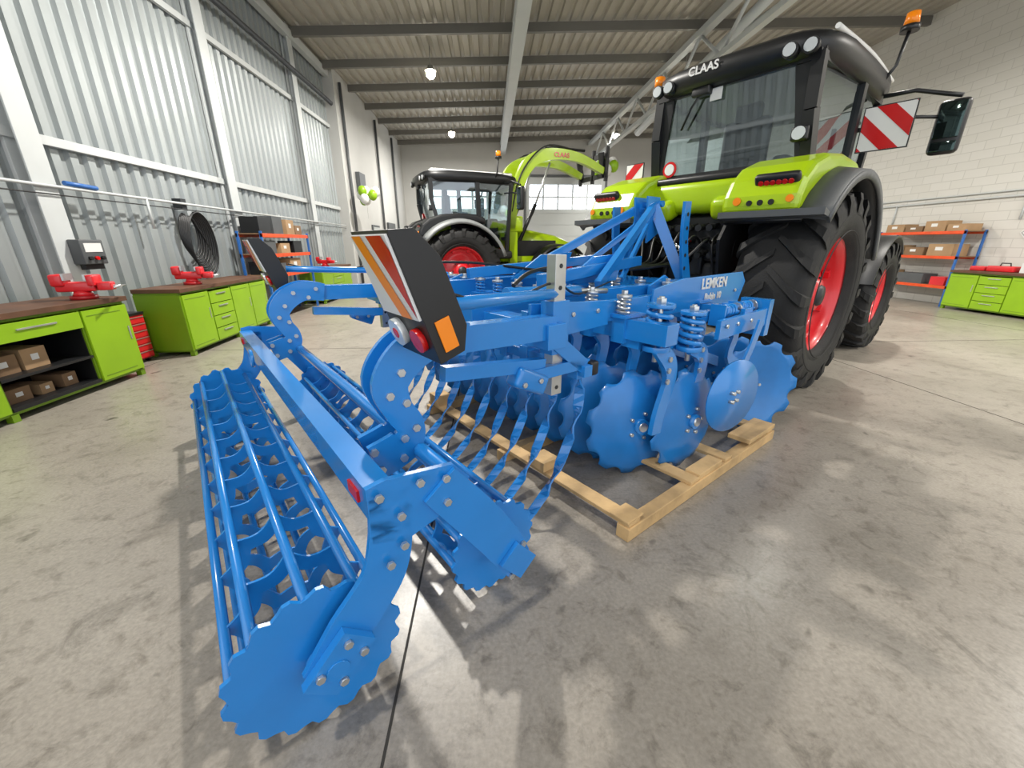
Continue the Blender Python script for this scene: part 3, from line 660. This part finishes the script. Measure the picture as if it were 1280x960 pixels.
for s in (-1,1):
    b.beam((-3.9,s*1.0,1.12),(-1.75,s*1.0,1.12),.05,.12,BLUE)
    b.plate([(-2.85,1.22),(-2.5,1.27),(-1.6,1.28),(-1.52,1.2),(-1.6,1.04),(-2.85,1.04)],s*1.03,s*1.045,BLUE)
    b.plate([(-3.9,1.22),(-3.3,1.19),(-3.3,1.05),(-3.9,1.02)],s*1.03,s*1.05,BLUE)
    for xx in (-3.8,-3.6,-3.4,-2.75,-1.7): b.bolt((xx,s*1.047,1.14),STEEL,dy=s)
    b.bx(-3.84,-3.77,s*1.12-.03,s*1.12+.03,.76,1.45,STEEL);b.bx(-3.86,-3.75,s*1.12-.045,s*1.12+.045,.98,1.24,BLUE)
    for i in range(7): b.bolt((-3.805,s*1.12-.029,.80+.1*i),DSTEEL,r=.012,h=.004)
    b.cyl((-3.8,s*1.12,1.27),(-4.52,s*1.3,1.30),.026,BLUE,10);b.hose([(-4.5,s*1.3,1.34),(-4.2,s*1.22,1.27),(-3.8,s*1.1,1.32),(-3.4,s*.9,1.22),(-2.6,s*.5,1.22)],.007,BLACK,5)
    b.plate([(-3.35,1.19),(-3.2,1.24),(-3.05,1.19),(-3.05,1.0),(-3.35,1.0)],s*.7,s*.72,BLUE);b.plate([(-2.4,1.19),(-2.2,1.26),(-2.05,1.19),(-2.05,1.0),(-2.4,1.0)],s*.7,s*.72,BLUE)
for s in (-1,1):
    b.strip([(-1.45,1.86),(-1.42,1.5),(-1.28,1.1),(-1.12,.66)],[.1,.1,.14,.16],s*.38,s*.41,BLUE)
    b.beam((-1.48,s*.07,1.84),(-1.3,s*.39,1.1),.03,.1,BLUE);b.beam((-1.48,s*.07,1.84),(-2.75,s*.5,1.2),.05,.07,BLUE);b.beam((-1.5,s*.05,1.7),(-2.2,s*.3,1.2),.03,.05,BLUE)
    b.plate([(-1.6,1.92),(-1.4,1.92),(-1.36,1.6),(-1.55,1.5)],s*.06,s*.08,BLUE)
    b.cyl((-1.1,s*.36,.68),(-1.1,s*.54,.68),.03,STEEL,10)
    for i in range(5): b.bolt((-1.44+.015*i,s*.41,1.75-.12*i),DSTEEL,r=.02,h=.004,dy=s)
    b.beam((-1.3,s*.4,.9),(-1.55,s*.62,1.1),.06,.12,BLUE)
b.cyl((-1.46,-.1,1.72),(-1.46,.1,1.72),.025,STEEL,10);b.cyl((-1.4,-.12,1.86),(-1.4,.12,1.86),.03,BLUE,10)
b.beam((-1.2,-.5,.78),(-1.2,.5,.78),.08,.1,BLUE)
b.beam((-1.9,.25,1.35),(-3.3,.45,1.26),.06,.08,BLUE);b.beam((-1.9,-.25,1.35),(-3.3,-.45,1.26),.06,.08,BLUE)
b.plate([(-2.95,1.2),(-2.3,1.2),(-2.2,1.42),(-2.6,1.4)],-.32,-.3,BLUE);b.plate([(-2.95,1.2),(-2.3,1.2),(-2.2,1.42),(-2.6,1.4)],.3,.32,BLUE)
for s in (-1,1):
    b.cyl((-3.9,s*.85,1.25),(-3.3,s*.8,1.22),.035,BLUE,12);b.cyl((-3.3,s*.8,1.22),(-3.0,s*.78,1.20),.018,STEEL,10)
    b.hose([(-3.85,s*.85,1.29),(-3.6,s*.7,1.34),(-3.2,s*.5,1.34),(-2.6,s*.2,1.26),(-2.2,s*.15,1.24)],.012,BLACK,6)
b.make('main_frame',H,bevel=.004)
text('LEMKEN',.105,M_side((-2.06,-1.05,1.215)),WHITEP,H,'maker_lettering');text('Rubin 10',.07,M_side((-2.06,-1.05,1.12)),WHITEP,H,'model_lettering')
def disc(bd,c,r,yawd,tilt,side,mt=BLUED,notch=11,dish=.07):
    M0=bd.M;bd.M=M0@Matrix.Translation(c)@Euler((radians(tilt),0,radians(yawd))).to_matrix().to_4x4()
    N=notch*8;rad=[0,.25,.5,.75,.86];vs=[];fs=[]
    def ro(i):
        ph=(i%8)/8
        return r*(1-.11*max(0,sin(pi*min(1,max(0,(ph-.25)/.6))))**.6) if notch else r
    for th in (0,.006):
        for q,f in enumerate(rad+[1]):
            for i in range(N):
                t=2*pi*i/N;rr=r*f if f<1 else ro(i)
                vs.append((cos(t)*max(rr,.001),side*(-dish*(1-(rr/r)**2))+th,sin(t)*max(rr,.001)))
    m=len(rad)+1
    for h in range(2):
        for q in range(m-1):
            for i in range(N):
                j=(i+1)%N;a=h*m*N+q*N;fs.append((a+i,a+j,a+N+j,a+N+i))
    a=(m-1)*N;c2=a+m*N
    for i in range(N): j=(i+1)%N;fs.append((a+i,a+j,c2+j,c2+i))
    bd.add(vs,fs,mt,[True]*(len(fs)-N)+[False]*N)
    y0=-side*dish
    bd.cyl((0,y0-.025,0),(0,y0+.03,0),.05,BLUE,16);bd.cyl((0,y0-.035,0),(0,y0+.03,0),.03,STEEL,14)
    for i in range(5): t=2*pi*i/5;bd.cyl((.085*cos(t),y0-.016,.085*sin(t)),(.085*cos(t),y0+.018,.085*sin(t)),.012,STEEL,6)
    bd.M=M0
bd=B();ba=B()
def armset(y,xb,xd,zd,top=True):
    ba.strip([(xb+.02,.98),(xb+.12,.86),(xb+.1,.68),(xd+.06,.5),(xd,zd)],[.1,.09,.08,.08,.09],y+.05,y+.075,BLUE)
    ba.box((xb,y+.06,1.02),(.16,.09,.17),BLUE);ba.bx(xb-.1,xb+.1,y+.0,y+.12,1.085,1.1,BLUE)
    if top:
        ba.cyl((xb-.04,y+.06,1.1),(xb-.04,y+.06,1.24),.012,STEEL,8);ba.spring((xb-.04,y+.06,1.1),(xb-.04,y+.06,1.2),.035,.009,4,STEEL if int(y*40)%2 else BLUE,5,10)
        ba.cyl((xb-.04,y+.06,1.2),(xb-.04,y+.06,1.215),.045,STEEL,12);ba.cyl((xb-.04,y+.06,1.215),(xb-.04,y+.06,1.24),.02,STEEL,6)
    ba.bolt((xb+.05,y+.0,1.03),STEEL)
for i in range(10):
    y=-1.13+.25*i
    armset(y,-3.15,-3.04,.37);disc(bd,(-3.04,y,.372),.365,-20,-4,1)
for i in range(11):
    y=-1.36+.25*i
    armset(y+.03,-2.2,-1.72,.37,i>1);disc(bd,(-1.72,y,.39),.385,-28,-4,-1)
disc(bd,(-2.72,-1.30,.375),.355,-4,-4,1)
M0=bd.M;bd.M=Matrix.Translation((-2.5,-1.5,.54))@Euler((0,0,radians(-12))).to_matrix().to_4x4()
bd.lathe([(0.0,.001),(0,.25),(.008,.252),(.008,.001)],BLUE,40);bd.M=M0
for dx in (-.03,.03):
    for dz in (-.03,.03): bd.cyl((-2.5+dx,-1.49,.54+dz),(-2.5+dx,-1.525,.54+dz),.012,STEEL,6)
ba.strip([(-2.2,1.0),(-2.3,.8),(-2.48,.54)],[.08,.07,.07],-1.475,-1.46,BLUE)
for s in (-1,1):
    for (xx,yy,z0,z1) in ((-3.12,1.27,.94,1.16),(-2.74,1.27,.88,1.08)):
        ba.spring((xx,s*yy,z0),(xx,s*yy,z1),.062,.016,4.5,BLUE,7,14);ba.cyl((xx,s*yy,z1),(xx,s*yy,z1+.02),.08,BLUE,16);ba.cyl((xx,s*yy,z0-.03),(xx,s*yy,z0),.08,BLUE,16);ba.cyl((xx,s*yy,z0-.1),(xx,s*yy,z1+.06),.016,STEEL,8);ba.cyl((xx,s*yy,z1+.02),(xx,s*yy,z1+.05),.03,STEEL,6)
        ba.strip([(xx-.04,z0),(xx+.10,.82),(xx+.13,.70),(xx+.06,.5),(xx+.04,.37)],[.09,.12,.11,.1,.1],s*(yy+.02),s*(yy+.05),BLUE)
        ba.box((xx,s*(yy-.13),z0+.03),(.14,.12,.12),BLUE)
        for q in range(3): ba.bolt((xx+.08,s*(yy+.05),.85-.07*q),STEEL,dy=s,r=.018)
    ba.beam((-2.62,s*1.38,.98),(-1.95,s*1.4,1.0),.03,.12,BLUE);ba.beam((-2.6,s*1.2,1.03),(-1.95,s*1.3,1.05),.05,.07,BLUE)
    for xx in (-2.45,-2.2):
        ba.spring((xx,s*1.3,1.07),(xx+.17,s*1.31,1.07),.035,.01,5,BLUE);ba.cyl((xx-.03,s*1.3,1.07),(xx+.2,s*1.31,1.07),.012,STEEL,8)
        ba.cyl((xx+.19,s*1.31,1.07),(xx+.21,s*1.31,1.07),.045,STEEL,12);ba.bx(xx-.04,xx-.02,s*1.3-.05,s*1.3+.05,.98,1.12,BLUE)
    ba.bx(-1.97,-1.9,s*1.32-.1,s*1.32+.1,.86,1.12,BLUE)
    for xx in (-2.55,-2.4,-2.2,-2.0): ba.bolt((xx,s*1.4,1.0),STEEL,dy=s)
ba.make('disc_arms',H,bevel=.003)
bd.make('notched_discs',H)
b=B()
b.beam((-3.62,-1.2,.86),(-3.62,1.2,.86),.06,.06,BLUE)
for k in range(12):
    y=-1.12+.205*k;P=[(-3.60,.86),(-3.59,.74),(-3.60,.6),(-3.65,.45),(-3.74,.28),(-3.84,.15),(-3.96,.05)]
    pts=[Vector((p[0],y,p[1])) for p in P];Q=[]
    for i in range(len(pts)-1):
        for t in range(4): Q.append(pts[i].lerp(pts[i+1],t/4))
    Q.append(pts[-1]);vs=[];fs=[]
    for i,q in enumerate(Q):
        a=.9*sin(i*.8);wx,wy=sin(a)*.03,cos(a)*.03;tx,ty=cos(a)*.006,-sin(a)*.006
        vs+=[q+Vector((wx+tx,wy+ty,0)),q+Vector((-wx+tx,-wy+ty,0)),q+Vector((-wx-tx,-wy-ty,0)),q+Vector((wx-tx,wy-ty,0))]
    for i in range(len(Q)-1):
        for c in range(4): fs.append((4*i+c,4*i+(c+1)%4,4*i+4+(c+1)%4,4*i+4+c))
    n=len(vs);fs+=[(0,1,2,3),(n-1,n-2,n-3,n-4)];b.add(vs,fs,BLUE)
    b.box((-3.61,y,.86),(.1,.07,.1),BLUE);b.bolt((-3.61,y-.035,.87),STEEL)
for y in (-1.15,0,1.15):
    b.beam((-3.62,y,.88),(-3.84,y,1.05),.05,.08,BLUE);b.rbox((-4.0,y,.88),(.2,.09,.1),.02,BLUE,rot=(0,radians(25),0));b.beam((-4.0,y,.9),(-3.62,y,.9),.05,.06,BLUE);b.rbox((-3.55,y,.86),(.06,.08,.08),.015,BLACK)
    for dx in (-.06,.04): b.bolt((-4.0+dx,y-.045,.88),STEEL)
b.make('tine_harrow',H,bevel=.002)
def lightboard(side):
    e=empty('light_board',(-4.67,side*1.33,1.35),0,.92);e.parent=H
    b=B();b.M=Euler((0,radians(-19),0)).to_matrix().to_4x4()
    hw=.155
    b.plate([(-.03,.22),(.05,.20),(.10,.10),(.11,-.14),(.07,-.22),(-.03,-.22)],-hw,hw,BLACK)
    b.bx(-.04,-.03,-hw+.01,hw-.01,-.06,.21,WHITEP)
    def st(P,m): b.add([(-.042,-side*y,z) for y,z in P],[tuple(range(len(P)))],m)
    st([(.13,.208),(.05,.208),(-.10,-.058),(-.02,-.058)],ORANGE);st([(0,.208),(-.12,.208),(-.143,.165),(-.143,-.05)],REDP)
    b.cyl((-.03,.07,-.13),(-.055,.07,-.13),.052,LENS,20);b.cyl((-.055,.07,-.13),(-.058,.07,-.13),.02,REDP,12);b.cyl((-.03,-.075,-.14),(-.05,-.075,-.14),.043,REDP,20)
    y0=side*hw;b.bx(-.0,.055,min(y0,y0+side*.006),max(y0,y0+side*.006),-.19,-.08,ORANGE)
    b.make('housing',e,bevel=.01)
lightboard(-1);lightboard(1)
# ================================================================ PALLET
b=B()
b.bx(-3.64,-1.72,-1.56,-1.48,0,.08,WOOD);b.bx(-3.66,-1.72,-.5,-.42,0,.08,WOOD);b.bx(-3.66,-1.72,.6,.68,0,.08,WOOD)
for a in (-3.58,-2.95,-2.5,-1.80): b.bx(a-.05,a+.05,-1.55,.7,.08,.105,WOOD)
b.bx(-2.2,-1.74,-1.56,-1.40,.105,.14,WOOD);b.bx(-2.9,-2.6,-1.55,-1.45,.08,.12,WOOD);b.bx(-3.64,-3.5,-.9,-.75,.105,.17,WOOD);b.bx(-3.64,-3.5,-1.55,-1.43,.105,.12,WOOD);b.bx(-3.64,-3.5,.5,.65,.105,.2,WOOD)
b.make('wooden_pallet',None,(2.76,5.07,0),radians(35.5),bevel=.004)
# ================================================================ LIGHT / CAMERA
w=bpy.data.worlds.new('world');scene.world=w;w.use_nodes=True;bg=w.node_tree.nodes['Background'];bg.inputs[0].default_value=(.93,.96,1,1);bg.inputs[1].default_value=1.7
cd=bpy.data.cameras.new('camera');cd.sensor_width=36;cd.lens=500/1280*36;cd.clip_start=.02;cd.clip_end=200
cam=bpy.data.objects.new('camera',cd);COL.objects.link(cam);cam.location=(0,0,1.5);cam.rotation_euler=(radians(90-19.4),0,radians(-3));scene.camera=cam
scene.view_settings.view_transform='Standard';scene.view_settings.exposure=.12
